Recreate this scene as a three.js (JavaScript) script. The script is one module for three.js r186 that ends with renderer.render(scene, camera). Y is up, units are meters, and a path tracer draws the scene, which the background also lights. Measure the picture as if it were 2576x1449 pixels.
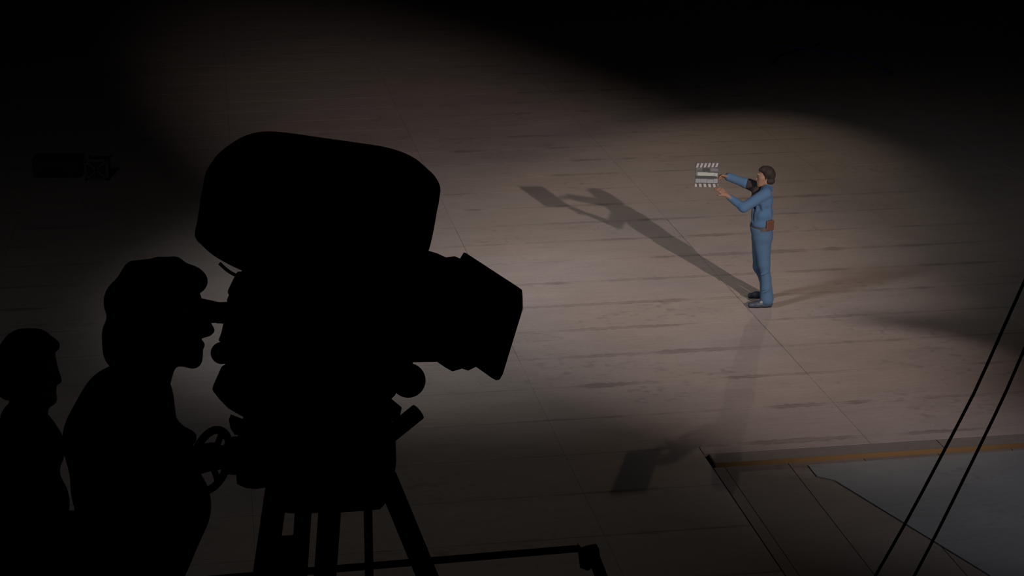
import * as THREE from 'three';
import { mergeGeometries } from 'three/addons/utils/BufferGeometryUtils.js';
import { RoundedBoxGeometry } from 'three/addons/geometries/RoundedBoxGeometry.js';

// ---------------------------------------------------------------- camera, lights, exposure
const W = 2576, Hpx = 1449, FOV = 18, EYE = 7.1, HORIZON = -733;
const FPX = Hpx / 2 / Math.tan(THREE.MathUtils.degToRad(FOV / 2));
const PITCH = Math.atan((Hpx / 2 - HORIZON) / FPX);
const scene = new THREE.Scene();
scene.background = new THREE.Color(0x000000);
const camera = new THREE.PerspectiveCamera(FOV, W / Hpx, 0.1, 200);
camera.position.set(0, EYE, 0);
camera.rotation.set(-PITCH, 0, 0);
scene.add(camera);
const renderer = new THREE.WebGLRenderer({ antialias: true });
renderer.toneMapping = THREE.LinearToneMapping;
renderer.toneMappingExposure = 1.0;
renderer.shadowMap.enabled = true;

const V = (x, y, z) => new THREE.Vector3(x, y, z);
const C = (r, g, b) => new THREE.Color().setRGB(r, g, b);
const cosP = Math.cos(PITCH), sinP = Math.sin(PITCH);
// a point of the photograph at a known depth z (metres)
function at(px, py, z) {
  const x = (px - W / 2) / FPX, y = -(py - Hpx / 2) / FPX;
  const d = V(x, y * cosP - sinP, -y * sinP - cosP);
  return V(0, EYE, 0).addScaledVector(d, z / d.z);
}
// a point of the photograph on a level plane
function onLevel(px, py, level = 0) {
  const x = (px - W / 2) / FPX, y = -(py - Hpx / 2) / FPX;
  const d = V(x, y * cosP - sinP, -y * sinP - cosP);
  return V(0, EYE, 0).addScaledVector(d, (level - EYE) / d.y);
}
const LAMPS = [
  // name, position, target, candela, colour, half angle, penumbra, size (radius, m), label
  { pos: V(10.29, 8.55, 0.18), aim: V(1.22, 0, -24.9), cd: 1510, col: C(1, 0.885, 0.83), ang: 0.162, pen: 1, size: 0.12, label: 'large studio spotlight hung right of the camera platform' },
  { pos: V(8.29, 10.0, -48.15), aim: V(2.95, 0, -25.9), cd: 270, col: C(1, 0.80, 0.58), ang: 0.174, pen: 1, size: 0.12, label: 'warm studio spotlight hung at the back of the stage' },
  { pos: V(-6.3, 9.0, -15.4), aim: V(0.25, 0, -22.75), cd: 262, col: C(0.9, 0.98, 1), ang: 0.49, pen: 1, size: 1.1, label: 'broad soft studio lamp hung at the left of the stage' },
  { pos: V(10.2, 8.2, -13.2), aim: V(4.9, 0, -16.1), cd: 52, col: C(0.92, 0.96, 1), ang: 0.27, pen: 1, size: 0.3, label: 'small added lamp that brightens the lower bay at the right' },  // added lamp, lifts the floor of the lower bay
];
for (const L of LAMPS) {
  const s = new THREE.SpotLight(L.col, L.cd, 0, L.ang, L.pen, 2);
  s.position.copy(L.pos); s.target.position.copy(L.aim);
  s.castShadow = true; s.shadow.radius = L.size / 0.02; s.shadow.mapSize.set(2048, 2048);
  s.shadow.camera.near = 0.5; s.shadow.camera.far = 60;
  scene.add(s); scene.add(s.target);
}

// ---------------------------------------------------------------- helpers
const used = new Map();
function numbered(n) { const k = used.get(n) || 0; used.set(n, k + 1); return k ? `${n}_${String(k).padStart(3, '0')}` : n; }
function shade(o) { o.castShadow = true; o.receiveShadow = true; return o; }
function thing(name, label, category, base = V(0, 0, 0), group) {
  const g = new THREE.Group(); g.name = numbered(name); g.position.copy(base);
  g.userData = { label, category }; if (group) g.userData.group = group;
  scene.add(g); return g;
}
// geometry given in world coordinates, stored relative to the thing's base
function part(parent, name, geo, mat, label) {
  const list = (Array.isArray(geo) ? geo : [geo]).map(g => { const q = g.index ? g.toNonIndexed() : g.clone(); for (const k of Object.keys(q.attributes)) if (!['position', 'normal', 'uv', 'color'].includes(k)) q.deleteAttribute(k); return q; });
  let g = list.length > 1 ? mergeGeometries(list) : list[0];
  let root = parent; while (root.parent && root.parent !== scene && !root.isGroup) root = root.parent;
  const off = V(0, 0, 0); let n = parent; while (n && n !== scene) { off.add(n.position); n = n.parent; }
  g.translate(-off.x, -off.y, -off.z);
  const m = shade(new THREE.Mesh(g, mat)); m.name = name; if (label) m.userData.label = label;
  parent.add(m); return m;
}
function cyl(a, b, ra, rb = ra, seg = 14) {
  const d = b.clone().sub(a), g = new THREE.CylinderGeometry(rb, ra, d.length(), seg, 1);
  g.applyQuaternion(new THREE.Quaternion().setFromUnitVectors(V(0, 1, 0), d.clone().normalize()));
  const m = a.clone().add(b).multiplyScalar(0.5); g.translate(m.x, m.y, m.z); return g;
}
function box(cx, cy, cz, sx, sy, sz, r = 0) {
  const g = r ? new RoundedBoxGeometry(sx, sy, sz, 2, r) : new THREE.BoxGeometry(sx, sy, sz);
  g.translate(cx, cy, cz); return g;
}
function tube(pts, r, seg = 60, rad = 8) { return new THREE.TubeGeometry(new THREE.CatmullRomCurve3(pts), seg, r, rad, false); }
// profile of a solid given by photograph points on the plane z, made thick by 2*half with rounded edges
function solid(pts, z, half, round, inset = round, curve = 0) {
  const P = pts.map(p => at(p[0], p[1], z)).map(p => new THREE.Vector2(p.x, p.y));
  if (THREE.ShapeUtils.isClockWise(P)) P.reverse();
  const s = new THREE.Shape(P);
  const g = new THREE.ExtrudeGeometry(s, { depth: Math.max(0.002, 2 * (half - round)), bevelEnabled: true, bevelThickness: round, bevelSize: inset, bevelOffset: -inset, bevelSegments: 5, curveSegments: 8 });
  g.translate(0, 0, z - (half - round)); return g;
}
let seedv = 7; const rnd = () => { seedv = (seedv * 1664525 + 1013904223) >>> 0; return seedv / 4294967296; };
function smoothClosed(pts, n) { const c = new THREE.CatmullRomCurve3(pts.map(p => V(p[0], p[1], 0)), true, 'centripetal'); return c.getPoints(n).slice(0, n).map(p => [p.x, p.y]); }

// signed distance bodies -------------------------------------------------
const cap = (a, b, ra, rb = ra) => ({ a, b, ra, rb });
const ell = (c, rx, ry, rz) => ({ c, rx, ry, rz });
function dist(p, x, y, z) {
  if (p.c) {
    const ex = (x - p.c.x), ey = (y - p.c.y), ez = (z - p.c.z);
    const k0 = Math.hypot(ex / p.rx, ey / p.ry, ez / p.rz), k1 = Math.hypot(ex / (p.rx * p.rx), ey / (p.ry * p.ry), ez / (p.rz * p.rz));
    return k1 < 1e-9 ? -Math.min(p.rx, p.ry, p.rz) : k0 * (k0 - 1) / k1;
  }
  const bx = p.b.x - p.a.x, by = p.b.y - p.a.y, bz = p.b.z - p.a.z, px = x - p.a.x, py = y - p.a.y, pz = z - p.a.z;
  const l = bx * bx + by * by + bz * bz; let t = l > 1e-12 ? (px * bx + py * by + pz * bz) / l : 0; t = t < 0 ? 0 : t > 1 ? 1 : t;
  return Math.hypot(px - t * bx, py - t * by, pz - t * bz) - (p.ra + (p.rb - p.ra) * t);
}
function blob(prims, k, h, clip) {
  const mn = V(1e9, 1e9, 1e9), mx = V(-1e9, -1e9, -1e9);
  for (const p of prims) {
    if (p.c) { mn.min(V(p.c.x - p.rx, p.c.y - p.ry, p.c.z - p.rz)); mx.max(V(p.c.x + p.rx, p.c.y + p.ry, p.c.z + p.rz)); }
    else for (const [q, r] of [[p.a, p.ra], [p.b, p.rb]]) { mn.min(V(q.x - r, q.y - r, q.z - r)); mx.max(V(q.x + r, q.y + r, q.z + r)); }
  }
  mn.addScalar(-k - 3 * h); mx.addScalar(k + 3 * h);
  const nx = Math.ceil((mx.x - mn.x) / h) + 1, ny = Math.ceil((mx.y - mn.y) / h) + 1, nz = Math.ceil((mx.z - mn.z) / h) + 1;
  const F = new Float32Array(nx * ny * nz);
  const field = (x, y, z) => {
    let d = 1e9;
    for (const p of prims) { const e = dist(p, x, y, z); const kk = p.k ?? k; if (e > d + kk) continue; if (d > e + kk) { d = e; continue; } const q = Math.max(0, kk - Math.abs(d - e)) / kk; d = Math.min(d, e) - q * q * kk * 0.25; }
    if (clip) d = Math.max(d, clip(x, y, z));
    return d;
  };
  let i = 0;
  for (let c = 0; c < nz; c++) for (let b = 0; b < ny; b++) for (let a = 0; a < nx; a++) F[i++] = field(mn.x + a * h, mn.y + b * h, mn.z + c * h);
  const id = new Int32Array(nx * ny * nz).fill(-1), pos = [], idx = [], X = 1, Y = nx, Z = nx * ny;
  const corner = [0, X, Y, X + Y, Z, Z + X, Z + Y, Z + X + Y], edges = [[0, 1], [2, 3], [4, 5], [6, 7], [0, 2], [1, 3], [4, 6], [5, 7], [0, 4], [1, 5], [2, 6], [3, 7]];
  for (let c = 0; c < nz - 1; c++) for (let b = 0; b < ny - 1; b++) for (let a = 0; a < nx - 1; a++) {
    const o = a + b * Y + c * Z; let m = 0; for (let q = 0; q < 8; q++) if (F[o + corner[q]] < 0) m |= 1 << q;
    if (m === 0 || m === 255) continue;
    let sx = 0, sy = 0, sz = 0, n = 0;
    for (const [e0, e1] of edges) { const f0 = F[o + corner[e0]], f1 = F[o + corner[e1]]; if ((f0 < 0) === (f1 < 0)) continue; const t = f0 / (f0 - f1); sx += (e0 & 1) + t * ((e1 & 1) - (e0 & 1)); sy += ((e0 >> 1) & 1) + t * (((e1 >> 1) & 1) - ((e0 >> 1) & 1)); sz += (e0 >> 2) + t * ((e1 >> 2) - (e0 >> 2)); n++; }
    id[o] = pos.length / 3; pos.push(mn.x + (a + sx / n) * h, mn.y + (b + sy / n) * h, mn.z + (c + sz / n) * h);
  }
  const quad = (p, q, r, s, flip) => { if (!flip) idx.push(p, r, q, q, r, s); else idx.push(p, q, r, r, q, s); };
  for (let c = 1; c < nz - 1; c++) for (let b = 1; b < ny - 1; b++) for (let a = 1; a < nx - 1; a++) {
    const o = a + b * Y + c * Z, f = F[o] < 0;
    if (f !== (F[o + X] < 0)) quad(id[o], id[o - Y], id[o - Z], id[o - Y - Z], f);
    if (f !== (F[o + Y] < 0)) quad(id[o], id[o - Z], id[o - X], id[o - X - Z], f);
    if (f !== (F[o + Z] < 0)) quad(id[o], id[o - X], id[o - Y], id[o - X - Y], f);
  }
  const g = new THREE.BufferGeometry(); g.setAttribute('position', new THREE.Float32BufferAttribute(pos, 3)); g.setIndex(idx);
  // exact normals from the field
  const nr = new Float32Array(pos.length), e = h * 0.6;
  for (let q = 0; q < pos.length; q += 3) {
    const x = pos[q], y = pos[q + 1], z = pos[q + 2];
    const gx = field(x + e, y, z) - field(x - e, y, z), gy = field(x, y + e, z) - field(x, y - e, z), gz = field(x, y, z + e) - field(x, y, z - e), l = Math.hypot(gx, gy, gz) || 1;
    nr[q] = gx / l; nr[q + 1] = gy / l; nr[q + 2] = gz / l;
  }
  g.setAttribute('normal', new THREE.BufferAttribute(nr, 3));
  return g;
}
// a hand as tapered chains: palm, four fingers, thumb. dir: wrist to knuckles, nrm: out of the back of the hand, side: towards the thumb
function handPrims(wrist, dir, nrm, curl, right = 1, s = 1) {
  dir = dir.clone().normalize(); nrm = nrm.clone().addScaledVector(dir, -nrm.dot(dir)).normalize();
  const side = V(0, 0, 0).crossVectors(dir, nrm).multiplyScalar(right);
  const at3 = (f, w, n) => wrist.clone().addScaledVector(dir, f * s).addScaledVector(side, w * s).addScaledVector(nrm, n * s);
  const out = [cap(at3(-0.02, 0, 0), at3(0.015, 0, 0), 0.026 * s, 0.026 * s)];
  for (const w of [-0.026, -0.009, 0.009, 0.026]) out.push(cap(at3(0.015, w * 0.7, 0), at3(0.085, w, 0), 0.016 * s, 0.0135 * s));
  const lens = [[-0.028, 0.03, 0.02, 0.017], [-0.0095, 0.039, 0.026, 0.02], [0.0095, 0.042, 0.028, 0.021], [0.0285, 0.037, 0.024, 0.019]];
  for (const [w, l1, l2, l3] of lens) {
    let p = at3(0.086, w, 0), a = 0.25 * curl, r = 0.0098 * s;
    for (const [l, add] of [[l1, 0.55 * curl], [l2, 0.95 * curl], [l3, 0.7 * curl]]) {
      a += add * 0.8; const q = p.clone().addScaledVector(dir, Math.cos(a) * l * s).addScaledVector(nrm, -Math.sin(a) * l * s);
      out.push({ ...cap(p, q, r, r * 0.92), k: 0.004 }); p = q; r *= 0.92;
    }
  }
  const t0 = at3(0.03, 0.03, -0.004), t1 = at3(0.062, 0.052, -0.022), t2 = at3(0.09, 0.05, -0.042);
  out.push(cap(t0, t1, 0.0135 * s, 0.011 * s), { ...cap(t1, t2, 0.011 * s, 0.009 * s), k: 0.005 });
  return out;
}

// ---------------------------------------------------------------- materials
function noise2(seed) {
  const T = new Float32Array(65536); let s = seed >>> 0; for (let i = 0; i < T.length; i++) { s = (s * 1664525 + 1013904223) >>> 0; T[i] = s / 4294967296; }
  return (x, y, px, py) => { // periodic value noise
    const xi = Math.floor(x), yi = Math.floor(y), fx = x - xi, fy = y - yi, u = fx * fx * (3 - 2 * fx), v = fy * fy * (3 - 2 * fy);
    const g = (a, b) => T[((((a % px) + px) % px) * 251 + (((b % py) + py) % py) * 911) & 65535];
    return (g(xi, yi) * (1 - u) + g(xi + 1, yi) * u) * (1 - v) + (g(xi, yi + 1) * (1 - u) + g(xi + 1, yi + 1) * u) * v;
  };
}
const ROW = 0.9372, ROW0 = 16.482, COL = 3.1146, COL0 = 0.0947;
const TW = 4 * COL, TH = 12 * ROW;
function floorTexture(size, grime) {
  const w = size, h = size, D = new Uint8Array(w * h * 4), N = noise2(11), M = noise2(29), Q = noise2(83);
  for (let j = 0; j < h; j++) for (let i = 0; i < w; i++) {
    const x = i / w, y = j / h;
    const broad = N(x * 6, y * 8, 6, 8), mid = M(x * 26, y * 48, 26, 48), streak = Q(x * 60, y * 640, 60, 640), fine = N(x * 520, y * 460, 520, 460), blot = Q(x * 14, y * 22, 14, 22);
    let t = 0.9 + 0.12 * (broad - 0.5) + 0.10 * (mid - 0.5) + 0.09 * (streak - 0.5) + 0.08 * (fine - 0.5);
    // scuffed specks
    const sp = M(x * 150, y * 210, 150, 210) * (0.4 + 0.6 * blot); if (sp > 0.62) t -= (sp - 0.62) * 0.7;
    const pale = Q(x * 90 + 7, y * 160, 90, 160) * broad; if (pale > 0.6) t += (pale - 0.6) * 0.35;
    // ragged grime ground into the sheet joints
    const ry = y * 12, dr = Math.abs(ry - Math.round(ry)) * ROW, k = Math.round(ry) % 12;
    const along = M(x * 9 + k * 3.7, k * 5.3, 9, 997), rag = Q(x * 46 + k, k * 7.1, 46, 997), fr = N(x * 240, y * 600, 240, 600);
    const vm = x * TW, here = Math.min(1, Math.max(0.12, Math.min((vm - 1.5) / 2.5, (11.5 - vm) / 2))), wdt = 0.008 + 0.12 * here * along * (0.35 + 0.65 * rag) * (0.5 + fr * 0.8);
    if (grime && dr < wdt) t *= 1 - 0.42 * (0.3 + 0.7 * here) * (0.3 + 0.7 * rag) * Math.min(1, (wdt - dr) / 0.035);
    const hue = 0.5 * broad + 0.5 * M(x * 11, y * 17, 11, 17);
    const o = (j * w + i) * 4, v = Math.max(0.2, Math.min(1.1, t));
    const enc = q => Math.round(255 * Math.pow(Math.min(1, q), 1 / 2.2));
    D[o] = enc(v * (0.90 + 0.06 * hue)); D[o + 1] = enc(v * 0.91); D[o + 2] = enc(v * (0.98 - 0.1 * hue)); D[o + 3] = 255;
  }
  const t = new THREE.DataTexture(D, w, h); t.colorSpace = THREE.SRGBColorSpace; t.wrapS = t.wrapT = THREE.RepeatWrapping; t.magFilter = THREE.LinearFilter; t.minFilter = THREE.LinearMipmapLinearFilter; t.generateMipmaps = true; t.needsUpdate = true; return t;
}
const ftex = floorTexture(2048, true), btex = floorTexture(1024, false);
const std = (r, g, b, rough = 0.8, extra = {}) => new THREE.MeshStandardMaterial({ color: C(r, g, b), roughness: rough, ...extra });
const matt = (a, b, c) => new THREE.MeshPhysicalMaterial({ color: C(a, b, c), roughness: 0.95, specularIntensity: 0.2 });
const M = {
  floor: [std(0.425, 0.338, 0.302, 0.85, { map: ftex }), std(0.417, 0.333, 0.297, 0.85, { map: ftex }), std(0.43, 0.343, 0.305, 0.85, { map: ftex })],
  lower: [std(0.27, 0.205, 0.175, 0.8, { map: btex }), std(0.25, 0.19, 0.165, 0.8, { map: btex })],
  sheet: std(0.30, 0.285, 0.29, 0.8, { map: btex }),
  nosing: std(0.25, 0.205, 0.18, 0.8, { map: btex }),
  rawEdge: std(0.22, 0.12, 0.045, 0.9),
  slab: std(0.02, 0.016, 0.014, 0.95),
  wall: std(0.012, 0.011, 0.012, 0.95),
  black: matt(0.010, 0.009, 0.010), blackGloss: matt(0.010, 0.009, 0.011), rubber: matt(0.009, 0.009, 0.009), blackMetal: matt(0.013, 0.013, 0.014),
  cable: std(0.012, 0.011, 0.04, 0.7), blueHose: std(0.10, 0.14, 0.42, 0.6),
  darkCloth: matt(0.010, 0.009, 0.010), darkTrouser: matt(0.010, 0.010, 0.012), darkHair: matt(0.010, 0.007, 0.006), skin: std(0.30, 0.17, 0.11, 0.6), tanned: std(0.25, 0.135, 0.09, 0.7),
  denim: std(0.058, 0.118, 0.215, 0.95), jean: std(0.052, 0.102, 0.18, 0.95), hair: std(0.017, 0.009, 0.006, 0.8), belt: std(0.06, 0.05, 0.045, 0.6), pouch: std(0.10, 0.035, 0.018, 0.6), shoe: std(0.035, 0.045, 0.065, 0.6), sole: std(0.25, 0.24, 0.22, 0.8), buckle: std(0.5, 0.45, 0.35, 0.3, { metalness: 1 }),
  wood: std(0.13, 0.12, 0.11, 0.9), deckWood: std(0.05, 0.04, 0.032, 0.9), pipe: std(0.03, 0.03, 0.032, 0.5, { metalness: 0.5 }),
  case: std(0.02, 0.022, 0.03, 0.7),
};

// ---------------------------------------------------------------- the stage: floor, walls, ceiling
const YAW = Math.atan2(778, Math.hypot(FPX, 1457.5));
const U = V(-Math.sin(YAW), 0, -Math.cos(YAW)), VV = V(Math.cos(YAW), 0, -Math.sin(YAW));
const uv2w = (v, u, y = 0) => V(VV.x * v + U.x * u, y, VV.z * v + U.z * u);
// a flat piece with small chamfer, corners in floor coordinates (v to the right, u away)
function slabGeo(poly, top, thick, ch = 0.002) {
  const n = poly.length, cx = poly.reduce((s, p) => s + p[0], 0) / n, cu = poly.reduce((s, p) => s + p[1], 0) / n;
  const inn = poly.map(([v, u]) => { const l = Math.hypot(v - cx, u - cu); return [v + (cx - v) / l * ch * 1.4, u + (cu - u) / l * ch * 1.4]; });
  const pos = [], uvs = [];
  const push = (p, y) => { const q = uv2w(p[0], p[1], y); pos.push(q.x, q.y, q.z); uvs.push(p[0] / TW - COL0 / TW, (p[1] - ROW0) / TH); };
  const tri = (a, ya, b, yb, c, yc) => { push(a, ya); push(b, yb); push(c, yc); };
  for (let i = 1; i < n - 1; i++) tri(inn[0], top, inn[i], top, inn[i + 1], top);
  for (let i = 0; i < n; i++) { const j = (i + 1) % n; tri(inn[i], top, poly[i], top - ch, poly[j], top - ch); tri(inn[i], top, poly[j], top - ch, inn[j], top); tri(poly[i], top - ch, poly[i], top - thick, poly[j], top - thick); tri(poly[i], top - ch, poly[j], top - thick, poly[j], top - ch); }
  const g = new THREE.BufferGeometry(); g.setAttribute('position', new THREE.Float32BufferAttribute(pos, 3)); g.setAttribute('uv', new THREE.Float32BufferAttribute(uvs, 2)); g.computeVertexNormals(); return g;
}
const rect = (v0, v1, u0, u1) => [[v0, u0], [v1, u0], [v1, u1], [v0, u1]];
const floor = new THREE.Group(); floor.name = 'floor'; floor.userData = { kind: 'structure' }; scene.add(floor);
part(floor, 'slab', box(0, -0.17, -24, 40, 0.2, 70), M.slab);
const PITV = 4.582, PITU = 16.046, NOSEU = 16.29;
let pc = 0; const outer = [];
for (let k = -5; k < 35; k++) {
  const u0 = ROW0 + k * ROW + 0.0015, u1 = u0 + ROW - 0.003;
  const half = 0.29 * u1 + 0.6, vmid = 0.162 * u1;
  for (let j = -7; j < 11; j++) {
    const open = (j === 2 && u0 > 18.2 && u0 < 24.8) || (j === 1 && u0 > 18.5 && u0 < 24.8), gv = open ? 0.0035 : 0.0008,  v0 = COL0 + j * COL + gv, v1 = COL0 + (j + 1) * COL - gv;
    const out = v1 < vmid - half || v0 > vmid + half;
    const list = [];
    if (v1 <= PITV || u0 >= NOSEU) list.push(rect(v0, v1, u0, u1));
    else {
      if (v0 < PITV - 0.06) list.push(rect(v0, Math.min(v1, PITV - 0.005), u0, Math.min(u1, 40)));
      if (u1 > NOSEU) list.push(rect(Math.max(v0, PITV + 0.004), v1, NOSEU + 0.004, u1));
    }
    if (out) { outer.push(...list.map(q => slabGeo(q, 0, 0.03))); continue; }
    for (const r of list) { const p = part(floor, pc ? `floor_panel_${String(pc).padStart(3, '0')}` : 'floor_panel', slabGeo(r, 0, 0.03), M.floor[Math.floor(rnd() * 3)]); pc++; }
  }
}
{ const m = part(floor, 'outer_floor_panels', outer, M.floor[0]); m.userData.kind = 'stuff'; }
// nosing boards along the edge of the raised deck, raw timber showing on their front
for (let i = 0; i < 2; i++) {
  const a = i ? 7.02 : PITV + 0.055, b = i ? 11 : 7.014;
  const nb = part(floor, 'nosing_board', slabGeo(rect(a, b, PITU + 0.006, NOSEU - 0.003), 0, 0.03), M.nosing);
  part(floor, 'raw_edge', slabGeo(rect(a, b, PITU - 0.004, PITU + 0.004), 0.002, 0.075, 0.001), M.rawEdge, 'raw orange-brown timber edge');
}
// boards of the lower bay in front
const lowB = [PITV + 0.03, 4.73, 5.377, 6.16, 6.94, 7.72, 8.5, 9.3];
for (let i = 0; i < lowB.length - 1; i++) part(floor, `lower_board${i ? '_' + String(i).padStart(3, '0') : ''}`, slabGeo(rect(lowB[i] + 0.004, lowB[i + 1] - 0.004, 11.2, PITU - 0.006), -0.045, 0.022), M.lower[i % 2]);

const wall = (name, g) => { const m = shade(new THREE.Mesh(g, M.wall)); m.name = name; m.userData = { kind: 'structure' }; scene.add(m); };
wall('wall_back', box(0, 6.4, -57.2, 40.6, 13.4, 0.3)); wall('wall_front', box(0, 6.4, 9.2, 40.6, 13.4, 0.3));
wall('wall_left', box(-20.15, 6.4, -24, 0.3, 13.4, 66)); wall('wall_right', box(20.15, 6.4, -24, 0.3, 13.4, 66));
wall('ceiling', box(0, 13.25, -24, 40.6, 0.3, 67));

// pale sheet lying on the lower bay
{
  const s = thing('floor_sheet', 'pale blue-grey plywood sheet lying on the lower boards at the right', 'sheet', uv2w(7.4, 14.5, -0.045));
  part(s, 'sheet', slabGeo([[9.2, 15.98], [5.55, 15.94], [5.55, 15.66], [5.69, 15.54], [6.38, 13.28], [7.1, 10.9], [9.2, 10.9]], -0.034, 0.011, 0.002), M.sheet);
}

// ---------------------------------------------------------------- camera platform (below the frame)
const DECK = 4.1;
{
  const p = thing('camera_platform', 'raised scaffold platform that carries the film camera and its crew', 'platform', V(0, 0, -2));
  for (let i = 0; i < 22; i++) part(p, 'deck_board', box(-3.15 + 0.3 * i, DECK - 0.025, -1.9, 0.292, 0.05, 7.6, 0.006), M.deckWood);
  for (const x of [-3.1, 0, 3.1]) for (const z of [-5.5, -2, 1.7]) part(p, 'scaffold_post', cyl(V(x, -0.07, z), V(x, DECK - 0.05, z), 0.03), M.pipe);
  for (const z of [-5.5, -2, 1.7]) part(p, 'ledger', cyl(V(-3.2, DECK - 0.08, z), V(3.2, DECK - 0.08, z), 0.028), M.pipe);
}
const ZF = -4.0, PX = 4.2 / FPX * 1.0; // depth of the film camera, metres per pixel there
const F = (px, py, dz = 0) => at(px, py, ZF + dz);

// ---------------------------------------------------------------- tripod
function runDown(a, b) { const d = b.clone().sub(a); return a.clone().addScaledVector(d, (DECK - a.y) / d.y); }
{
  const t = thing('tripod', 'heavy black tripod under the film camera', 'tripod', V(F(815, 1400).x, DECK, ZF));
  part(t, 'hub', solid([[682, 1194], [968, 1190], [992, 1222], [962, 1258], [915, 1262], [860, 1266], [741, 1268], [690, 1262], [668, 1238]], ZF, 0.07, 0.03, 0.012), M.black);
  const leg = (a, b, r0, r1, nm = 'leg') => { const A = a, B0 = runDown(a, b), B = B0.clone().addScaledVector(a.clone().sub(B0).normalize(), 0.05); part(t, nm, cyl(A, B, r0, r1, 16), M.black); part(t, 'spike', cyl(B.clone().add(V(0, 0.03, 0)), V(B.x, DECK + 0.002, B.z), 0.03, 0.012), M.blackMetal); };
  leg(F(698, 1215), F(672, 1400), 0.027, 0.036);
  leg(F(972, 1200, -0.03), F(1054, 1399, -0.03), 0.026, 0.029);
  leg(F(765, 1255, 0.06), F(752, 1449, 0.16), 0.02, 0.018); leg(F(832, 1250, 0.06), F(818, 1449, 0.16), 0.027, 0.023);
  part(t, 'leg_lock', solid([[655, 1362], [768, 1354], [766, 1460], [635, 1460]], ZF + 0.02, 0.03, 0.008), M.black);
  part(t, 'tie_rod', cyl(F(925, 1250, 0.03), runDown(F(925, 1250, 0.03), F(929, 1449, 0.03)), 0.0105), M.blackMetal);
}
// ---------------------------------------------------------------- geared head with hand wheel
{
  const g = thing('geared_head', 'black geared camera head with hand wheel on the tripod', 'camera head', F(815, 1195));
  part(g, 'gear_housing', solid([[650, 1012], [968, 992], [972, 1030], [974, 1066], [986, 1100], [992, 1118], [994, 1183], [966, 1193], [690, 1196], [655, 1202], [628, 1199], [604, 1188], [598, 1110], [612, 1050]], ZF, 0.085, 0.04, 0.012), M.black);
  part(g, 'wheel_axle', cyl(F(640, 1146, 0.05), F(528, 1150, 0.05), 0.024), M.blackMetal);
  part(g, 'axle_box', solid([[566, 1113], [620, 1108], [620, 1182], [574, 1180]], ZF + 0.04, 0.04, 0.01), M.black);
  part(g, 'bracket', solid([[578, 1049], [606, 1060], [622, 1056], [622, 1092], [592, 1086], [582, 1070]], ZF, 0.02, 0.004), M.black);
  const wc = F(531, 1158, 0.06), nrm = V(0.88, -0.05, 0.47).normalize(), q = new THREE.Quaternion().setFromUnitVectors(V(0, 0, 1), nrm);
  const rim = new THREE.TorusGeometry(0.073, 0.0095, 12, 40); rim.applyQuaternion(q); rim.translate(wc.x, wc.y, wc.z);
  const w = part(g, 'hand_wheel', rim, M.blackMetal);
  const e1 = V(0, 1, 0).applyQuaternion(q), e2 = V(1, 0, 0).applyQuaternion(q);
  for (let i = 0; i < 3; i++) { const a = 0.35 + i * 2.094; part(w, 'spoke', cyl(wc, wc.clone().addScaledVector(e1, -0.072 * Math.cos(a)).addScaledVector(e2, 0.072 * Math.sin(a)), 0.0075), M.blackMetal); }
  part(g, 'pan_grip', cyl(F(975, 1098), F(1052, 1036), 0.0205, 0.0205, 16), M.rubber);
  part(g, 'lock_lever', solid([[972, 996], [986, 1008], [1010, 1028], [1007, 1043], [972, 1068], [955, 1035]], ZF - 0.01, 0.012, 0.004), M.black);
}
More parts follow.
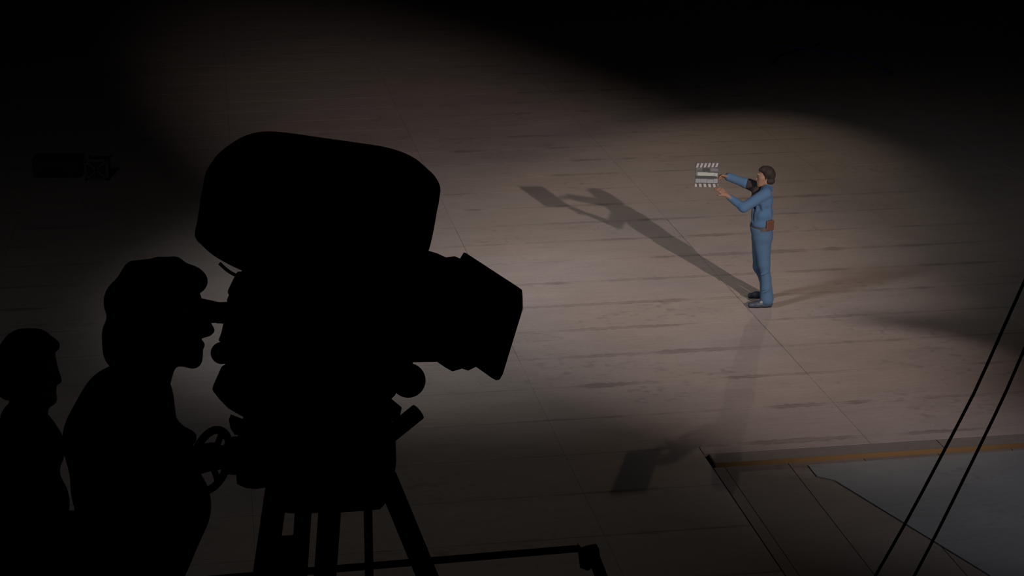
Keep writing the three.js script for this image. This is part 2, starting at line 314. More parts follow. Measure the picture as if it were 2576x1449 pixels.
// ---------------------------------------------------------------- film camera
{
  const c = thing('film_camera', 'big black film camera with bulky magazine and square matte box', 'camera', F(815, 1005));
  const mag = smoothClosed([[500, 578], [506, 536], [519, 455], [528, 416], [543, 397], [580, 369], [617, 351], [656, 344], [705, 346], [800, 359], [900, 373], [958, 382], [1005, 395], [1042, 413], [1072, 438], [1093, 459], [1106, 486], [1101, 520], [1090, 580], [1080, 618], [1062, 655], [1020, 700], [700, 715], [632, 670], [586, 648], [544, 623], [518, 600]], 110);
  const m = part(c, 'magazine', solid(mag, ZF, 0.085, 0.04, 0.022), M.blackGloss);
  part(m, 'magazine_lid', [0, 1].map(i => { const p = F(i ? 945 : 655, i ? 545 : 505); return cyl(V(p.x, p.y, ZF + 0.08), V(p.x, p.y, ZF + 0.094), 0.125, 0.115, 40); }), M.black);
  part(m, 'latch', cyl(F(800, 520, 0.085), F(800, 520, 0.105), 0.018, 0.014), M.blackMetal);
  const body = part(c, 'camera_body', solid([[604, 690], [700, 640], [1020, 640], [1062, 655], [1062, 760], [1048, 850], [1040, 905], [1030, 915], [1000, 965], [974, 990], [700, 1030], [640, 1026], [610, 1010], [586, 996], [567, 977], [551, 957], [546, 948], [557, 946], [565, 920], [580, 900], [570, 856], [572, 838], [562, 828], [568, 812], [580, 755], [586, 736], [582, 730], [588, 716], [584, 708], [601, 707]], ZF, 0.09, 0.03, 0.006), M.black);
  part(body, 'side_door', box(F(800, 830).x, F(800, 830).y, ZF + 0.093, 0.26, 0.2, 0.012, 0.005), M.blackGloss);
  part(body, 'badge_screw', cyl(F(1000, 742, 0.088), F(1000, 742, 0.1), 0.004), M.blackMetal);
  part(c, 'sight_lever', tube([F(552, 662, 0.03), F(568, 677, 0.03), F(586, 689, 0.03), F(616, 702, 0.03)], 0.0042, 20), M.blackMetal);
  part(c, 'eyepiece', [cyl(F(600, 787), F(545, 787), 0.0265, 0.0245, 24), cyl(F(550, 786), F(496, 782), 0.024, 0.031, 24)], M.rubber);
  part(c, 'focus_knob', cyl(F(558, 888, -0.03), F(558, 888, 0.05), 0.0255, 0.0255, 24), M.blackMetal);
  part(c, 'filter_wheel', cyl(F(1027, 957, -0.03), F(1027, 957, 0.03), 0.0405, 0.0405, 32), M.blackMetal);
  const lh = part(c, 'lens_housing', solid([[1030, 650], [1074, 647], [1098, 654], [1120, 664], [1142, 661], [1158, 668], [1200, 704], [1225, 890], [1192, 906], [1180, 912], [1164, 907], [1140, 914], [1120, 903], [1101, 890], [1040, 891], [1020, 860]], ZF, 0.07, 0.03, 0.008), M.black);
  part(lh, 'lens_barrel', cyl(F(1150, 775), F(1262, 812), 0.062, 0.07, 32), M.blackGloss);
  const mb = part(c, 'matte_box', solid([[1164, 653], [1172, 655], [1304, 741], [1314, 748], [1315, 760], [1266, 920], [1259, 932], [1248, 934], [1238, 929], [1180, 888], [1150, 702], [1156, 666]], ZF, 0.075, 0.03, 0.008), M.black);
  for (const [x, y] of [[1307, 760], [1256, 938]]) part(mb, 'shade_rim', cyl(F(x, y, -0.05), F(x, y, 0.05), 0.004), M.blackMetal);
}
// ---------------------------------------------------------------- camera operator
const pr = r => r * 0.000918;
{
  const z0 = ZF, P = (x, y, dz = 0) => F(x, y, dz);
  const o = thing('person', 'camera operator in dark clothes with full hair, eye pressed to the eyepiece', 'person', V(F(330, 1400).x, DECK, ZF));
  const c2 = (x1, y1, x2, y2, r1, r2, z = 0) => cap(P(x1, y1, z), P(x2, y2, z), pr(r1), pr(r2));
  const skin = [ell(P(402, 775), pr(104), pr(110), 0.078), c2(440, 790, 450, 868, 62, 48), c2(478, 752, 484, 790, 22, 24), c2(492, 800, 514, 826, 26, 16), { ...c2(508, 800, 531, 831, 13, 9.5), k: 0.008 }, { ...c2(505, 840, 524, 840, 12, 7), k: 0.008 },
    { ...cap(P(502, 868, -0.016), P(502, 868, 0.016), pr(13)), k: 0.006 }, { ...cap(P(499, 886, -0.014), P(499, 886, 0.014), pr(11)), k: 0.006 }, { ...cap(P(487, 903, -0.012), P(487, 903, 0.012), pr(19)), k: 0.01 },
    cap(P(390, 890, 0.045), P(482, 903, 0.012), pr(24), pr(20)), cap(P(390, 890, -0.045), P(482, 903, -0.012), pr(24), pr(20)), c2(392, 880, 352, 1000, 58, 66),
    { ...cap(P(395, 800, 0.078), P(398, 830, 0.08), 0.012, 0.008), k: 0.006 }, { ...cap(P(395, 800, -0.078), P(398, 830, -0.08), 0.012, 0.008), k: 0.006 }];
  const wr = P(452, 1152, 0.1), hand = handPrims(wr, P(520, 1140, 0.085).sub(wr), V(0.0, 1, 0.1), 0.55, -1, 0.9);
  const wr2 = P(612, 1146, -0.17), hand2 = handPrims(wr2, P(690, 1120, -0.16).sub(wr2), V(0, 0.9, -0.4), 0.7, 1, 0.9);
  const torsoSkin = [cap(P(350, 1000), P(320, 1250), pr(70), pr(90)), cap(P(340, 1010, 0.14), P(330, 1170, 0.19), pr(36), pr(32)), cap(P(330, 1170, 0.19), wr, pr(32), pr(24)), cap(P(340, 1010, -0.14), P(370, 1175, -0.22), pr(36), pr(30)), cap(P(370, 1175, -0.22), wr2, pr(28), pr(22)), c2(320, 1250, 330, 1500, 90, 80)];
  part(o, 'body', [blob([...skin, cap(P(352, 1000), P(345, 1030), pr(66), pr(66))], 0.018, 0.004), blob(torsoSkin, 0.03, 0.012), blob(hand, 0.008, 0.0035), blob(hand2, 0.008, 0.0035)], M.skin);
  const hz = (x, y, r, w) => cap(P(x, y, -w), P(x, y, w), pr(r));
  part(o, 'hair', blob([hz(350, 765, 84, 0.03), hz(322, 842, 64, 0.04), hz(318, 880, 58, 0.04), hz(392, 738, 84, 0.025), hz(436, 690, 40, 0.03), hz(474, 706, 40, 0.03), hz(496, 708, 25, 0.03), hz(412, 676, 28, 0.025), hz(345, 700, 42, 0.03), hz(368, 690, 34, 0.03), hz(310, 755, 44, 0.03), hz(335, 676, 16, 0.03), hz(440, 664, 16, 0.02), hz(396, 662, 12, 0.02)], 0.013, 0.005), M.darkHair);
  const jk = [cap(P(345, 985, -0.05), P(345, 985, 0.05), pr(72)), cap(P(335, 1020, -0.1), P(335, 1020, 0.1), pr(98)), cap(P(318, 1120, -0.1), P(318, 1120, 0.1), pr(132)), cap(P(330, 1220, -0.1), P(330, 1220, 0.1), pr(150)), cap(P(402, 1274, -0.06), P(402, 1274, 0.06), pr(131)), cap(P(335, 1370, -0.08), P(335, 1370, 0.08), pr(155)),
    cap(P(345, 1010, 0.15), P(332, 1170, 0.2), pr(62), pr(52)), cap(P(332, 1170, 0.2), P(445, 1153, 0.115), pr(50), pr(36)), cap(P(345, 1010, -0.15), P(370, 1172, -0.22), pr(62), pr(48)), cap(P(370, 1172, -0.22), P(595, 1147, -0.175), pr(44), pr(30)), cap(P(285, 1012, -0.1), P(285, 1012, 0.1), pr(78)), cap(P(262, 1100, -0.1), P(262, 1100, 0.1), pr(100)), cap(P(452, 1096, 0.02), P(478, 1100, 0.04), pr(20), pr(18))];
  part(o, 'jacket', blob(jk, 0.04, 0.01), M.darkCloth);
  const tz = 0.1;
  part(o, 'trousers', blob([cap(P(330, 1390, -0.07), P(330, 1390, 0.07), pr(150)), ...[-tz, tz].flatMap(s => [cap(P(335, 1440, s), V(P(345, 1449).x, DECK + 0.5, z0 + s), 0.105, 0.075), cap(V(P(345, 1449).x, DECK + 0.5, z0 + s), V(P(330, 1449).x, DECK + 0.08, z0 + s), 0.075, 0.06)])], 0.03, 0.012), M.darkTrouser);
  for (const s of [-tz, tz]) part(o, 'shoe', blob([cap(V(P(330, 1449).x - 0.04, DECK + 0.05, z0 + s), V(P(330, 1449).x + 0.16, DECK + 0.04, z0 + s), 0.05, 0.04)], 0.01, 0.01, (x, y) => DECK + 0.001 - y), M.rubber);
}
// ---------------------------------------------------------------- second crew member, seated behind
{
  const z2 = -5.15, k = 5.42 / FPX, P = (x, y, dz = 0) => at(x, y, z2 + dz), q = r => r * k;
  const base = P(55, 1400);
  const bx = thing('seat_box', 'dark wooden box under the seated crew member', 'box', V(base.x, DECK, z2));
  part(bx, 'box_body', box(base.x - 0.02, DECK + 0.185, z2, 0.42, 0.37, 0.42, 0.01), M.case);
  const o = thing('person', 'dim crew member behind the operator, only head and shoulder in frame', 'person', V(base.x, DECK, z2));
  const c2 = (x1, y1, x2, y2, r1, r2, z = 0) => cap(P(x1, y1, z), P(x2, y2, z), q(r1), q(r2));
  const head = [ell(P(66, 897), q(66), q(70), 0.078), c2(92, 915, 100, 980, 42, 36), { ...cap(P(126, 888, -0.02), P(126, 888, 0.02), q(14)), k: 0.01 }, c2(122, 900, 130, 955, 12, 14), { ...c2(133, 905, 148, 956, 7, 8), k: 0.008 }, { ...c2(134, 964, 147, 960, 8, 6), k: 0.006 },
    { ...cap(P(133, 976, -0.015), P(133, 976, 0.015), q(10)), k: 0.006 }, { ...cap(P(131, 988, -0.014), P(131, 988, 0.014), q(9)), k: 0.006 }, { ...cap(P(126, 1003, -0.012), P(126, 1003, 0.012), q(15)), k: 0.01 }, cap(P(62, 985, 0.045), P(124, 1002, 0.012), q(18), q(15)), cap(P(62, 985, -0.045), P(124, 1002, -0.012), q(18), q(15)), c2(78, 975, 66, 1070, 48, 52)];
  const wr = P(260, 1450, 0.12), hand = handPrims(wr, V(1, -0.25, 0), V(0.2, 1, 0.2), 0.5, -1, 0.95), wrb = P(262, 1440, -0.14), handb = handPrims(wrb, V(1, -0.25, 0), V(0.2, 1, -0.2), 0.5, 1, 0.95);
  const torso = [cap(P(60, 1060), P(45, 1420), q(60), q(70)), cap(P(70, 1110, 0.17), P(90, 1330, 0.2), q(36), q(32)), cap(P(90, 1330, 0.2), wr, q(30), q(22)), cap(P(70, 1110, -0.17), P(90, 1330, -0.2), q(36), q(32)), cap(P(90, 1330, -0.2), wrb, q(30), q(22))];
  part(o, 'body', [blob(head, 0.018, 0.005), blob(torso, 0.03, 0.012), blob(hand, 0.008, 0.0045), blob(handb, 0.008, 0.0045)], M.skin);
  const hz = (x, y, r, w) => cap(P(x, y, -w), P(x, y, w), q(r));
  part(o, 'hair', blob([hz(62, 888, 62, 0.03), hz(40, 920, 58, 0.04), hz(95, 862, 34, 0.035), hz(122, 868, 20, 0.04), hz(137, 870, 12, 0.035), hz(30, 965, 44, 0.04)], 0.018, 0.006), M.darkHair);
  part(o, 'jacket', blob([cap(P(66, 1075, -0.05), P(66, 1075, 0.05), q(58)), cap(P(78, 1130, -0.12), P(78, 1130, 0.12), q(84)), cap(P(62, 1270, -0.11), P(62, 1270, 0.11), q(112)), cap(P(55, 1400, -0.1), P(55, 1400, 0.1), q(112)), cap(P(74, 1115, 0.18), P(92, 1330, 0.21), q(54), q(44)), cap(P(92, 1330, 0.21), P(245, 1448, 0.13), q(42), q(32)), cap(P(74, 1115, -0.18), P(92, 1330, -0.21), q(54), q(44)), cap(P(92, 1330, -0.21), P(247, 1438, -0.15), q(42), q(32))], 0.04, 0.011), M.darkCloth);
  const hy = DECK + 0.5, bxx = base.x;
  part(o, 'trousers', blob([cap(V(bxx, hy, z2 - 0.09), V(bxx, hy, z2 + 0.09), 0.11), ...[-0.12, 0.12].flatMap(s => [cap(V(bxx, hy - 0.01, z2 + s), V(bxx + 0.42, hy - 0.01, z2 + s), 0.09, 0.07), cap(V(bxx + 0.42, hy - 0.01, z2 + s), V(bxx + 0.36, DECK + 0.08, z2 + s), 0.07, 0.055)])], 0.03, 0.012), M.darkTrouser);
  for (const s of [-0.12, 0.12]) part(o, 'shoe', blob([cap(V(bxx + 0.34, DECK + 0.05, z2 + s), V(bxx + 0.53, DECK + 0.04, z2 + s), 0.05, 0.04)], 0.01, 0.01, (x, y) => DECK + 0.001 - y), M.rubber);
}
// ---------------------------------------------------------------- guard rail at the bottom edge
{
  const R = F(1440, 1380, -0.75), y0 = R.y, Lf = onLevel(838, 1431, y0), L = R.clone().addScaledVector(Lf.clone().sub(R), 1.75);
  const g = thing('guard_rail', 'thin black guard rail with clamped brace at the bottom edge', 'rail', V(R.x, DECK, R.z));
  part(g, 'rail', cyl(L, R.clone().add(V(0.015, 0, 0)), 0.0105, 0.0105, 16), M.blackMetal);
  const zz = R.z, k = 4.98 / FPX;
  part(g, 'clamp', solid([[1453, 1374], [1463, 1385], [1478, 1380], [1501, 1376], [1508, 1388], [1503, 1410], [1478, 1428], [1458, 1420]], zz, 0.025, 0.006, 0.003), M.black);
  const A = at(1490, 1392, zz), B = at(1512, 1449, zz); part(g, 'brace', cyl(A, runDown(A, B).lerp(A, 0.02), 0.018, 0.018, 16), M.blackMetal);
  const D = runDown(A, B); part(g, 'foot_plate', box(D.x, DECK + 0.009, D.z, 0.14, 0.014, 0.1, 0.003), M.blackMetal);
  part(g, 'post', cyl(L, V(L.x, DECK + 0.005, L.z), 0.0105), M.blackMetal); part(g, 'foot_plate', box(L.x, DECK + 0.009, L.z, 0.12, 0.014, 0.1, 0.003), M.blackMetal);
}
// ---------------------------------------------------------------- two hoist lines at the right
{
  const zc = -4.4, CEIL = 13.1;
  const line = (pts, label) => {
    const P = pts.map(p => at(p[0], p[1], zc)), d = P[0].clone().sub(P[1]), top = P[0].clone().addScaledVector(d, (CEIL - P[0].y) / d.y), e = P.at(-1).clone().sub(P.at(-2)), bot = P.at(-1).clone().addScaledVector(e, (DECK - P.at(-1).y) / e.y);
    const m = thing('hoist_cable', label, 'cable', bot, 'taut cables at the right');
    part(m, 'cable', tube([top, ...P, bot], 0.0044, 120, 8), M.cable);
    part(m, 'deck_ring', (() => { const g = new THREE.TorusGeometry(0.025, 0.006, 8, 20); g.translate(bot.x, bot.y + 0.03, bot.z); return g; })(), M.blackMetal);
  };
  line([[2577, 708], [2445, 1000], [2419, 1050], [2282, 1308], [2202, 1449]], 'left one of two taut black cables slanting up at the right');
  line([[2577, 878], [2524, 1000], [2500, 1050], [2354, 1346], [2300, 1449]], 'right one of two taut black cables slanting up at the right');
}

// ---------------------------------------------------------------- man with clapperboard
const ZM = onLevel(1912, 762).z;
{
  const P = (x, y, dz = 0) => at(x, y, ZM + dz), foot = onLevel(1912, 762);
  const o = thing('person', 'man in blue denim shirt and jeans holding up a clapperboard', 'person', V(P(1922, 760).x, 0, ZM));
  const kk = 0.00499;
  // skin: head, neck, arms, hands, trunk
  const hx = P(1924, 445);
  const head = [ell(P(1927, 441), 0.094, 0.112, 0.075), cap(P(1918, 447, -0.02), P(1914, 461, -0.012), 0.058, 0.044), cap(P(1918, 447, 0.02), P(1914, 461, 0.012), 0.058, 0.044), { ...cap(P(1908, 443), P(1903.5, 450), 0.010, 0.014), k: 0.012 }, { ...cap(P(1907, 438, -0.03), P(1907, 438, 0.03), 0.014), k: 0.012 },
    { ...cap(P(1905.5, 457.5, -0.016), P(1905.5, 457.5, 0.016), 0.009), k: 0.006 }, { ...cap(P(1906, 460.5, -0.014), P(1906, 460.5, 0.014), 0.008), k: 0.006 }, { ...cap(P(1908.5, 466, -0.01), P(1908.5, 466, 0.01), 0.019), k: 0.012 },
    cap(P(1926, 460, 0.05), P(1910, 466, 0.012), 0.022, 0.018), cap(P(1926, 460, -0.05), P(1910, 466, -0.012), 0.022, 0.018), cap(P(1930, 458), P(1932, 482), 0.056, 0.062),
    { ...cap(P(1929, 443, 0.076), P(1928, 450, 0.078), 0.013, 0.009), k: 0.006 }, { ...cap(P(1929, 443, -0.076), P(1928, 450, -0.078), 0.013, 0.009), k: 0.006 }];
  const shN = P(1927, 487, 0.18), elN = P(1871, 522, 0.25), wrN = P(1828, 491, 0.13), shF = P(1919, 480, -0.17), elF = P(1874, 460, -0.22), wrF = P(1829, 444, -0.1);
  const hN = handPrims(wrN, P(1800, 468, 0.045).sub(wrN), V(0.35, 0.55, 0.75), 0.4, -1, 1.08), hF = handPrims(wrF, P(1804, 440, -0.04).sub(wrF), V(0, 1, -0.35), 0.6, 1, 1);
  part(o, 'body', [blob(head, 0.018, 0.004), blob([cap(P(1928, 484), P(1920, 560), 0.07, 0.09), cap(shN, elN, 0.042, 0.036), cap(elN, wrN, 0.036, 0.025), cap(shF, elF, 0.042, 0.036), cap(elF, wrF, 0.036, 0.025), cap(P(1922, 570, 0.08), P(1930, 740, 0.14), 0.07, 0.04), cap(P(1918, 570, -0.08), P(1924, 735, -0.2), 0.07, 0.04)], 0.03, 0.012), blob(hN, 0.008, 0.004), blob(hF, 0.008, 0.004)], M.tanned);
  const hz = (x, y, r, w, rz) => cap(P(x, y, -w), P(x, y, w), r);
  part(o, 'hair', blob([hz(1933, 434, 0.078, 0.03), hz(1939, 442, 0.058, 0.035), hz(1940, 455, 0.046, 0.045), hz(1934, 457, 0.03, 0.06), hz(1921, 427, 0.045, 0.03), hz(1913, 427, 0.022, 0.03), hz(1930, 425, 0.042, 0.03), hz(1927, 448, 0.02, 0.068), { c: P(1922, 420), rx: 0.02, ry: 0.015, rz: 0.04 }, { c: P(1947, 438), rx: 0.02, ry: 0.03, rz: 0.04 }], 0.014, 0.005), M.hair);
  // eyes
  for (const q of [-1, 1]) { const e = P(1908.5, 443, q * 0.03), g = new THREE.SphereGeometry(0.011, 12, 8); g.translate(e.x, e.y, e.z); part(o, 'eye', g, std(0.08, 0.06, 0.05, 0.3)); }
  const sh = [cap(P(1927, 482, -0.11), P(1927, 482, 0.11), 0.075), cap(P(1921, 505, -0.11), P(1921, 505, 0.11), 0.118), cap(P(1918, 535, -0.09), P(1918, 535, 0.09), 0.128), cap(P(1916, 557, -0.07), P(1916, 557, 0.07), 0.128),
    cap(shN, elN, 0.074, 0.058), cap(elN, P(1836, 497, 0.135), 0.056, 0.040), cap(shF, elF, 0.074, 0.060), cap(elF, P(1833, 445, -0.11), 0.058, 0.052), cap(P(1931, 474, -0.03), P(1931, 474, 0.03), 0.062)];
  // shirt folds: a few shallow ridges
  for (const [x1, y1, x2, y2, z, r] of [[1905, 520, 1899, 553, 0.17, 0.02], [1917, 512, 1922, 540, 0.215, 0.02], [1934, 505, 1938, 550, 0.19, 0.02], [1895, 528, 1893, 556, 0.12, 0.022], [1925, 540, 1921, 560, 0.19, 0.018]]) sh.push({ ...cap(P(x1, y1, z), P(x2, y2, z * 0.85), r, r * 0.8), k: 0.022 });
  const shirt = part(o, 'shirt', blob(sh, 0.03, 0.008, (x, y) => P(1916, 564).y - y), M.denim);
  part(shirt, 'collar', blob([cap(P(1922, 476, 0.06), P(1914, 482, 0.075), 0.018, 0.022), cap(P(1936, 470, 0.06), P(1922, 476, 0.06), 0.018), cap(P(1922, 476, -0.06), P(1914, 482, -0.075), 0.018, 0.022), cap(P(1936, 470, -0.06), P(1936, 470, 0.06), 0.018), cap(P(1936, 470, -0.06), P(1922, 476, -0.06), 0.018)], 0.01, 0.006), M.denim);
  part(o, 'garment_and_shade', blob([cap(P(1900, 470, -0.17), P(1884, 463, -0.205), 0.074, 0.069), cap(P(1903, 480, -0.12), P(1903, 482, 0.03), 0.06), cap(P(1902, 498, -0.1), P(1903, 500, 0.05), 0.065), cap(P(1903, 515, -0.08), P(1905, 515, 0.05), 0.058)], 0.03, 0.008), std(0.03, 0.02, 0.022, 0.95), 'dark garment at the chest with painted shade on the far upper arm');  // dark colour serves a chest garment and the shade at the far shoulder
  const kN = P(1922, 664, 0.13), aN = P(1929, 752, 0.17), kF = P(1909, 670, -0.16), aF = P(1927, 742, -0.22);
  part(o, 'jeans', blob([cap(P(1915, 574, -0.07), P(1915, 574, 0.07), 0.136), cap(P(1919, 592, -0.08), P(1919, 592, 0.08), 0.128), cap(P(1917, 598, 0.08), kN, 0.118, 0.074), cap(kN, P(1927, 702, 0.145), 0.070, 0.060), cap(P(1927, 702, 0.145), aN, 0.060, 0.086), cap(P(1913, 598, -0.08), kF, 0.112, 0.072), cap(kF, P(1922, 704, -0.19), 0.07, 0.055), cap(P(1922, 704, -0.19), aF, 0.055, 0.076), { ...cap(P(1905, 676, -0.15), P(1913, 688, -0.14), 0.04, 0.03), k: 0.02 }, { ...cap(P(1916, 690, 0.2), P(1932, 684, 0.2), 0.014, 0.01), k: 0.02 }, { ...cap(P(1918, 735, 0.24), P(1934, 730, 0.235), 0.012, 0.01), k: 0.02 }], 0.03, 0.008, (x, y) => Math.max(y - P(1916, 566).y, 0.035 - y)), M.jean);
  // belt and pouch
  const bt = []; { const cx = P(1915.5, 567), pts = []; for (let i = 0; i <= 48; i++) { const a = i / 48 * Math.PI * 2; pts.push(V(cx.x + Math.cos(a) * 0.136, cx.y, cx.z + Math.sin(a) * 0.206)); } for (let i = 0; i < 48; i++) { const m = pts[i].clone().add(pts[i + 1]).multiplyScalar(0.5), d = pts[i + 1].clone().sub(pts[i]); const b = new THREE.BoxGeometry(d.length() * 1.02, 0.048, 0.010); b.rotateY(Math.atan2(-d.z, d.x)); b.translate(m.x, m.y, m.z); bt.push(b); } }
  part(o, 'belt', bt, M.belt);
  const pp = P(1936, 567, 0.17); { const g = new RoundedBoxGeometry(0.11, 0.13, 0.05, 3, 0.015); g.rotateY(0.5); g.translate(pp.x, pp.y, pp.z); const pch = part(o, 'belt_pouch', g, M.pouch, 'brown leather pouch'); const f = new RoundedBoxGeometry(0.112, 0.05, 0.054, 3, 0.015); f.rotateY(0.5); f.translate(pp.x, pp.y + 0.042, pp.z); part(pch, 'flap', f, M.pouch); }
  for (const [a, s] of [[aN, 0], [aF, 1]]) {
    const x = a.x; const shp = [cap(V(x - 0.02, 0.055, a.z), V(x + 0.0, 0.10, a.z), 0.05, 0.05), cap(V(x + 0.035, 0.045, a.z), V(x - 0.12, 0.045, a.z + 0.015), 0.042, 0.044), cap(V(x - 0.12, 0.04, a.z + 0.015), V(x - 0.20, 0.034, a.z + 0.02), 0.042, 0.034)];
    const sm = part(o, 'shoe', blob(shp, 0.02, 0.006, (X, y) => 0.012 - y), M.shoe);
    if (!s) part(o, 'pale_patch', blob([cap(V(x - 0.075, 0.075, a.z + 0.035), V(x - 0.06, 0.085, a.z + 0.04), 0.02, 0.02)], 0.01, 0.005), M.sole, 'pale patch above the shoe');  // small off-white blob at the near ankle
    part(sm, 'sole', blob(shp.map(p => ({ ...p, ra: p.ra + 0.004, rb: p.rb + 0.004 })), 0.02, 0.006, (X, y) => Math.max(0.001 - y, y - 0.016)), M.rubber);
  }
}
// ---------------------------------------------------------------- clapperboard
{
  const z = ZM + 0.02, k = 0.00499;
  const tl = at(1750, 411, z), tr = at(1808, 415, z), bl = at(1747, 467, z), br = at(1807, 469, z);
  const cx = tl.clone().add(tr).add(bl).add(br).multiplyScalar(0.25);
  const w = 0.292, h = 0.29;
  const g = thing('clapperboard', 'grey and white clapperboard slate held up by the denim man', 'clapperboard', cx);
  g.rotation.set(-0.12, 0.12, -0.035);
  const print = (cw, ch, draw) => { const c = document.createElement('canvas'); c.width = cw; c.height = ch; const x = c.getContext('2d'); draw(x, cw, ch); const t = new THREE.CanvasTexture(c); t.colorSpace = THREE.SRGBColorSpace; return new THREE.MeshStandardMaterial({ map: t, roughness: 0.7 }); };
  const dark = std(0.05, 0.055, 0.058, 0.7);
  const slate = print(512, 256, (x, W2, H2) => {
    x.fillStyle = '#424343'; x.fillRect(0, 0, W2, H2);
    x.fillStyle = '#94968f'; x.fillRect(48, 74, 220, 56); x.fillRect(268, 80, 150, 52); x.fillRect(424, 84, 70, 62); x.fillStyle = '#5f5c5e'; x.fillRect(10, 66, 34, 62); x.fillRect(330, 4, 170, 48); x.fillStyle = '#555153'; x.fillRect(20, 4, 130, 26);
    x.fillStyle = '#282a2a'; x.fillRect(150, 8, 170, 56); x.fillRect(8, 138, 470, 36);
    x.fillStyle = '#7a7c7e'; x.fillRect(8, 186, 110, 62); x.fillRect(122, 186, 140, 60); x.fillRect(268, 190, 140, 60); x.fillRect(414, 180, 90, 70);
    x.strokeStyle = '#3c3c3c'; x.lineWidth = 3; for (const y of [132, 180, 250]) { x.beginPath(); x.moveTo(0, y); x.lineTo(W2, y); x.stroke(); }
  });
  const bars = (n, sl) => print(512, 64, (x, W2, H2) => { x.fillStyle = '#3d3a3b'; x.fillRect(0, 0, W2, H2); x.fillStyle = '#938a87'; const s = W2 / n; for (let i = -1; i <= n; i++) { x.beginPath(); x.moveTo(i * s, H2); x.lineTo(i * s + s * 0.55, H2); x.lineTo(i * s + s * 0.55 + sl, 0); x.lineTo(i * s + sl, 0); x.fill(); } });
  const put = (name, wd, ht, th, y, m, rot = 0, par = g, x0 = 0) => { const b = new RoundedBoxGeometry(wd, ht, th, 2, 0.003); const o = shade(new THREE.Mesh(b, dark)); o.name = name; o.position.set(x0, y, 0); o.rotation.z = rot; par.add(o); const f = new THREE.PlaneGeometry(wd * 0.985, ht * 0.97); const q = shade(new THREE.Mesh(f, m)); q.name = 'printed_face'; q.position.z = th / 2 + 0.0008; o.add(q); return o; };
  put('slate', w, 0.195, 0.012, -0.005, slate);
  put('clap_stick', w, 0.055, 0.016, 0.122, bars(6, 30), 0.03);
  put('lower_stick', w * 1.02, 0.042, 0.016, -0.126, bars(5, -18));
  const hg = new THREE.CylinderGeometry(0.012, 0.012, 0.022, 14); hg.rotateX(Math.PI / 2); const hm = shade(new THREE.Mesh(hg, dark)); hm.name = 'hinge'; hm.position.set(w / 2 - 0.02, 0.093, 0); g.add(hm);
}
// ---------------------------------------------------------------- things left in the dark of the stage
{
  const p = onLevel(250, 448), s = 0.34, g = thing('slatted_crate', 'small cross-braced crate on the dark floor at far left', 'crate', p);
  const bar = (a, b, w = 0.035) => { const d = b.clone().sub(a), q = new THREE.BoxGeometry(w, d.length(), w * 0.6); q.applyQuaternion(new THREE.Quaternion().setFromUnitVectors(V(0, 1, 0), d.clone().normalize())); const m = a.clone().add(b).multiplyScalar(0.5); q.translate(m.x, m.y, m.z); return q; };
  const c = (i, j, k) => p.clone().add(V(i * s / 2, j * s, k * s / 2));
  for (const k of [-1, 1]) { part(g, 'frame_side', [bar(c(-1, 0, k), c(-1, 1, k)), bar(c(1, 0, k), c(1, 1, k)), bar(c(-1, 0.05, k), c(1, 0.05, k)), bar(c(-1, 0.95, k), c(1, 0.95, k))], M.wood); for (const e of [-1, 1]) part(g, 'cross_brace', bar(c(-e, 0.05, k), c(e, 0.95, k)), M.wood); }
  part(g, 'panel', [box(p.x, p.y + 0.012, p.z, s, 0.02, s), box(p.x, p.y + s * 0.5, p.z, s * 0.9, s * 0.9, s * 0.9)], M.case);
  const q = onLevel(150, 440), e = thing('equipment_case', 'low dark equipment case beside the cross-braced crate', 'case', q);
  part(e, 'case_body', box(q.x, 0.13, q.z, 0.75, 0.26, 0.4, 0.02), M.case); part(e, 'lid', box(q.x, 0.285, q.z, 0.76, 0.05, 0.41, 0.015), M.case); part(e, 'handle', tube([V(q.x - 0.08, 0.14, q.z + 0.2), V(q.x - 0.07, 0.12, q.z + 0.235), V(q.x + 0.07, 0.12, q.z + 0.235), V(q.x + 0.08, 0.14, q.z + 0.2)], 0.009, 20), M.blackMetal);
  const lay = (pts, r) => tube(pts.map(a => onLevel(a[0], a[1]).setY(r)), r, 80, 8);
  const h = thing('blue_hose', 'faint blue hose lying on the dark floor at upper right', 'hose', onLevel(2020, 126));
  part(h, 'hose', lay([[1925, 112], [1975, 121], [2040, 128], [2110, 139], [2190, 158], [2240, 188]], 0.03), M.blueHose);
  const d = thing('floor_cable', 'thin black cable curling below the blue hose', 'cable', onLevel(1960, 140));
  part(d, 'cable', lay([[1942, 162], [1955, 148], [1975, 136], [2000, 129], [2035, 124], [2060, 110]], 0.018), M.cable);
}
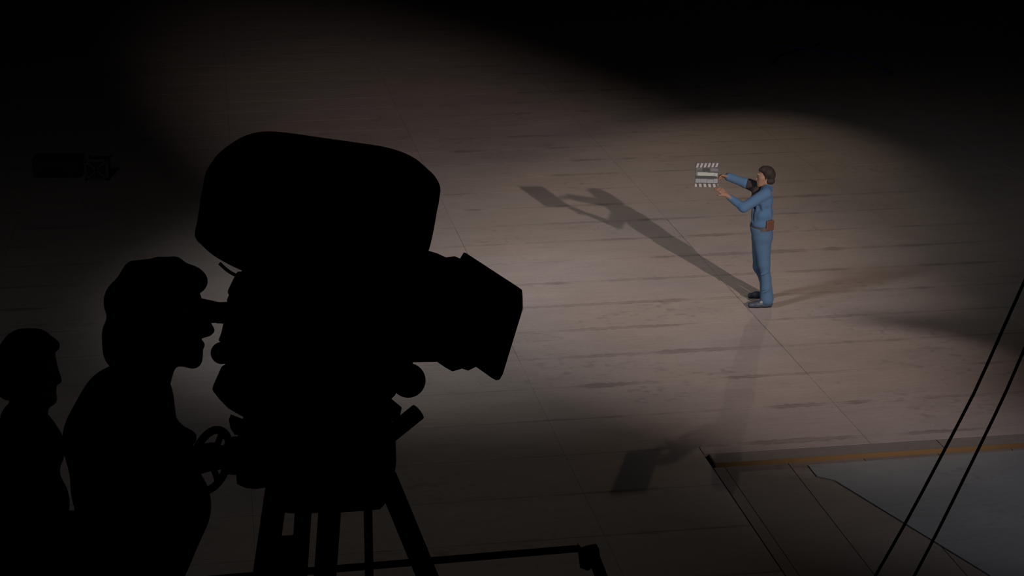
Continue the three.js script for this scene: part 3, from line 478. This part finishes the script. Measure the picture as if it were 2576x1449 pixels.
// ---------------------------------------------------------------- added unseen black flag, its outline cut to shade the floor at the right
{
  const K = LAMPS[0].pos, zf = -9.5;
  const thru = (px, py) => { const d = onLevel(px, py).sub(K); return K.clone().addScaledVector(d, (zf - K.z) / d.z); };
  const q = [thru(2095, 797), thru(2370, 842), thru(2700, 915), thru(2740, 772), thru(2400, 785)];
  const c = q[2].clone().add(q[3]).multiplyScalar(0.5), g = thing('added_flag', 'added black cloth flag on a stand, shaped to shade the floor at the right', 'flag', V(c.x, 0, zf));
  const sh = new THREE.Shape(q.map(p => new THREE.Vector2(p.x, p.y))), e = new THREE.ExtrudeGeometry(sh, { depth: 0.008, bevelEnabled: false }); e.translate(0, 0, zf - 0.004);
  part(g, 'cloth', e, M.darkCloth); part(g, 'stand', cyl(V(c.x, 0.02, zf), V(c.x, Math.max(q[2].y, q[3].y), zf), 0.012), M.pipe); part(g, 'stand_base', cyl(V(c.x, 0.001, zf), V(c.x, 0.03, zf), 0.22, 0.2, 28), M.pipe);
}
// ---------------------------------------------------------------- the lamps
for (const L of LAMPS) {
  const d = L.aim.clone().sub(L.pos).normalize(), big = L.size > 0.5, r = big ? 1.1 : L.size > 0.2 ? 0.32 : 0.2, back = L.pos.clone().addScaledVector(d, -0.06);
  const g = thing('studio_lamp', L.label, 'lamp', L.pos);
  const len = big ? 0.35 : 0.5, pts = [[0.001, -len], [r * 0.7, -len], [r * 0.95, -len * 0.6], [r, -0.02], [r, 0.03], [r * 0.96, 0.03], [r * 0.95, -0.02]].map(p => new THREE.Vector2(...p));
  const q = new THREE.Quaternion().setFromUnitVectors(V(0, 1, 0), d);
  const lg = new THREE.LatheGeometry(pts, 36); lg.applyQuaternion(q); lg.translate(back.x, back.y, back.z);
  const hs = part(g, 'housing', lg, M.black);
  const lens = new THREE.CylinderGeometry(r * 0.95, r * 0.95, 0.012, 36); lens.applyQuaternion(q); lens.translate(back.x, back.y, back.z);
  part(g, 'lens', lens, new THREE.MeshStandardMaterial({ color: C(0.2, 0.2, 0.2), emissive: L.col, emissiveIntensity: 3, roughness: 0.4 }));
  const top = back.clone().addScaledVector(d, -len * 0.6);
  part(g, 'hanger', cyl(V(top.x, top.y + r * 0.5, top.z), V(top.x, 13.1, top.z), 0.025), M.pipe);
}
renderer.render(scene, camera);
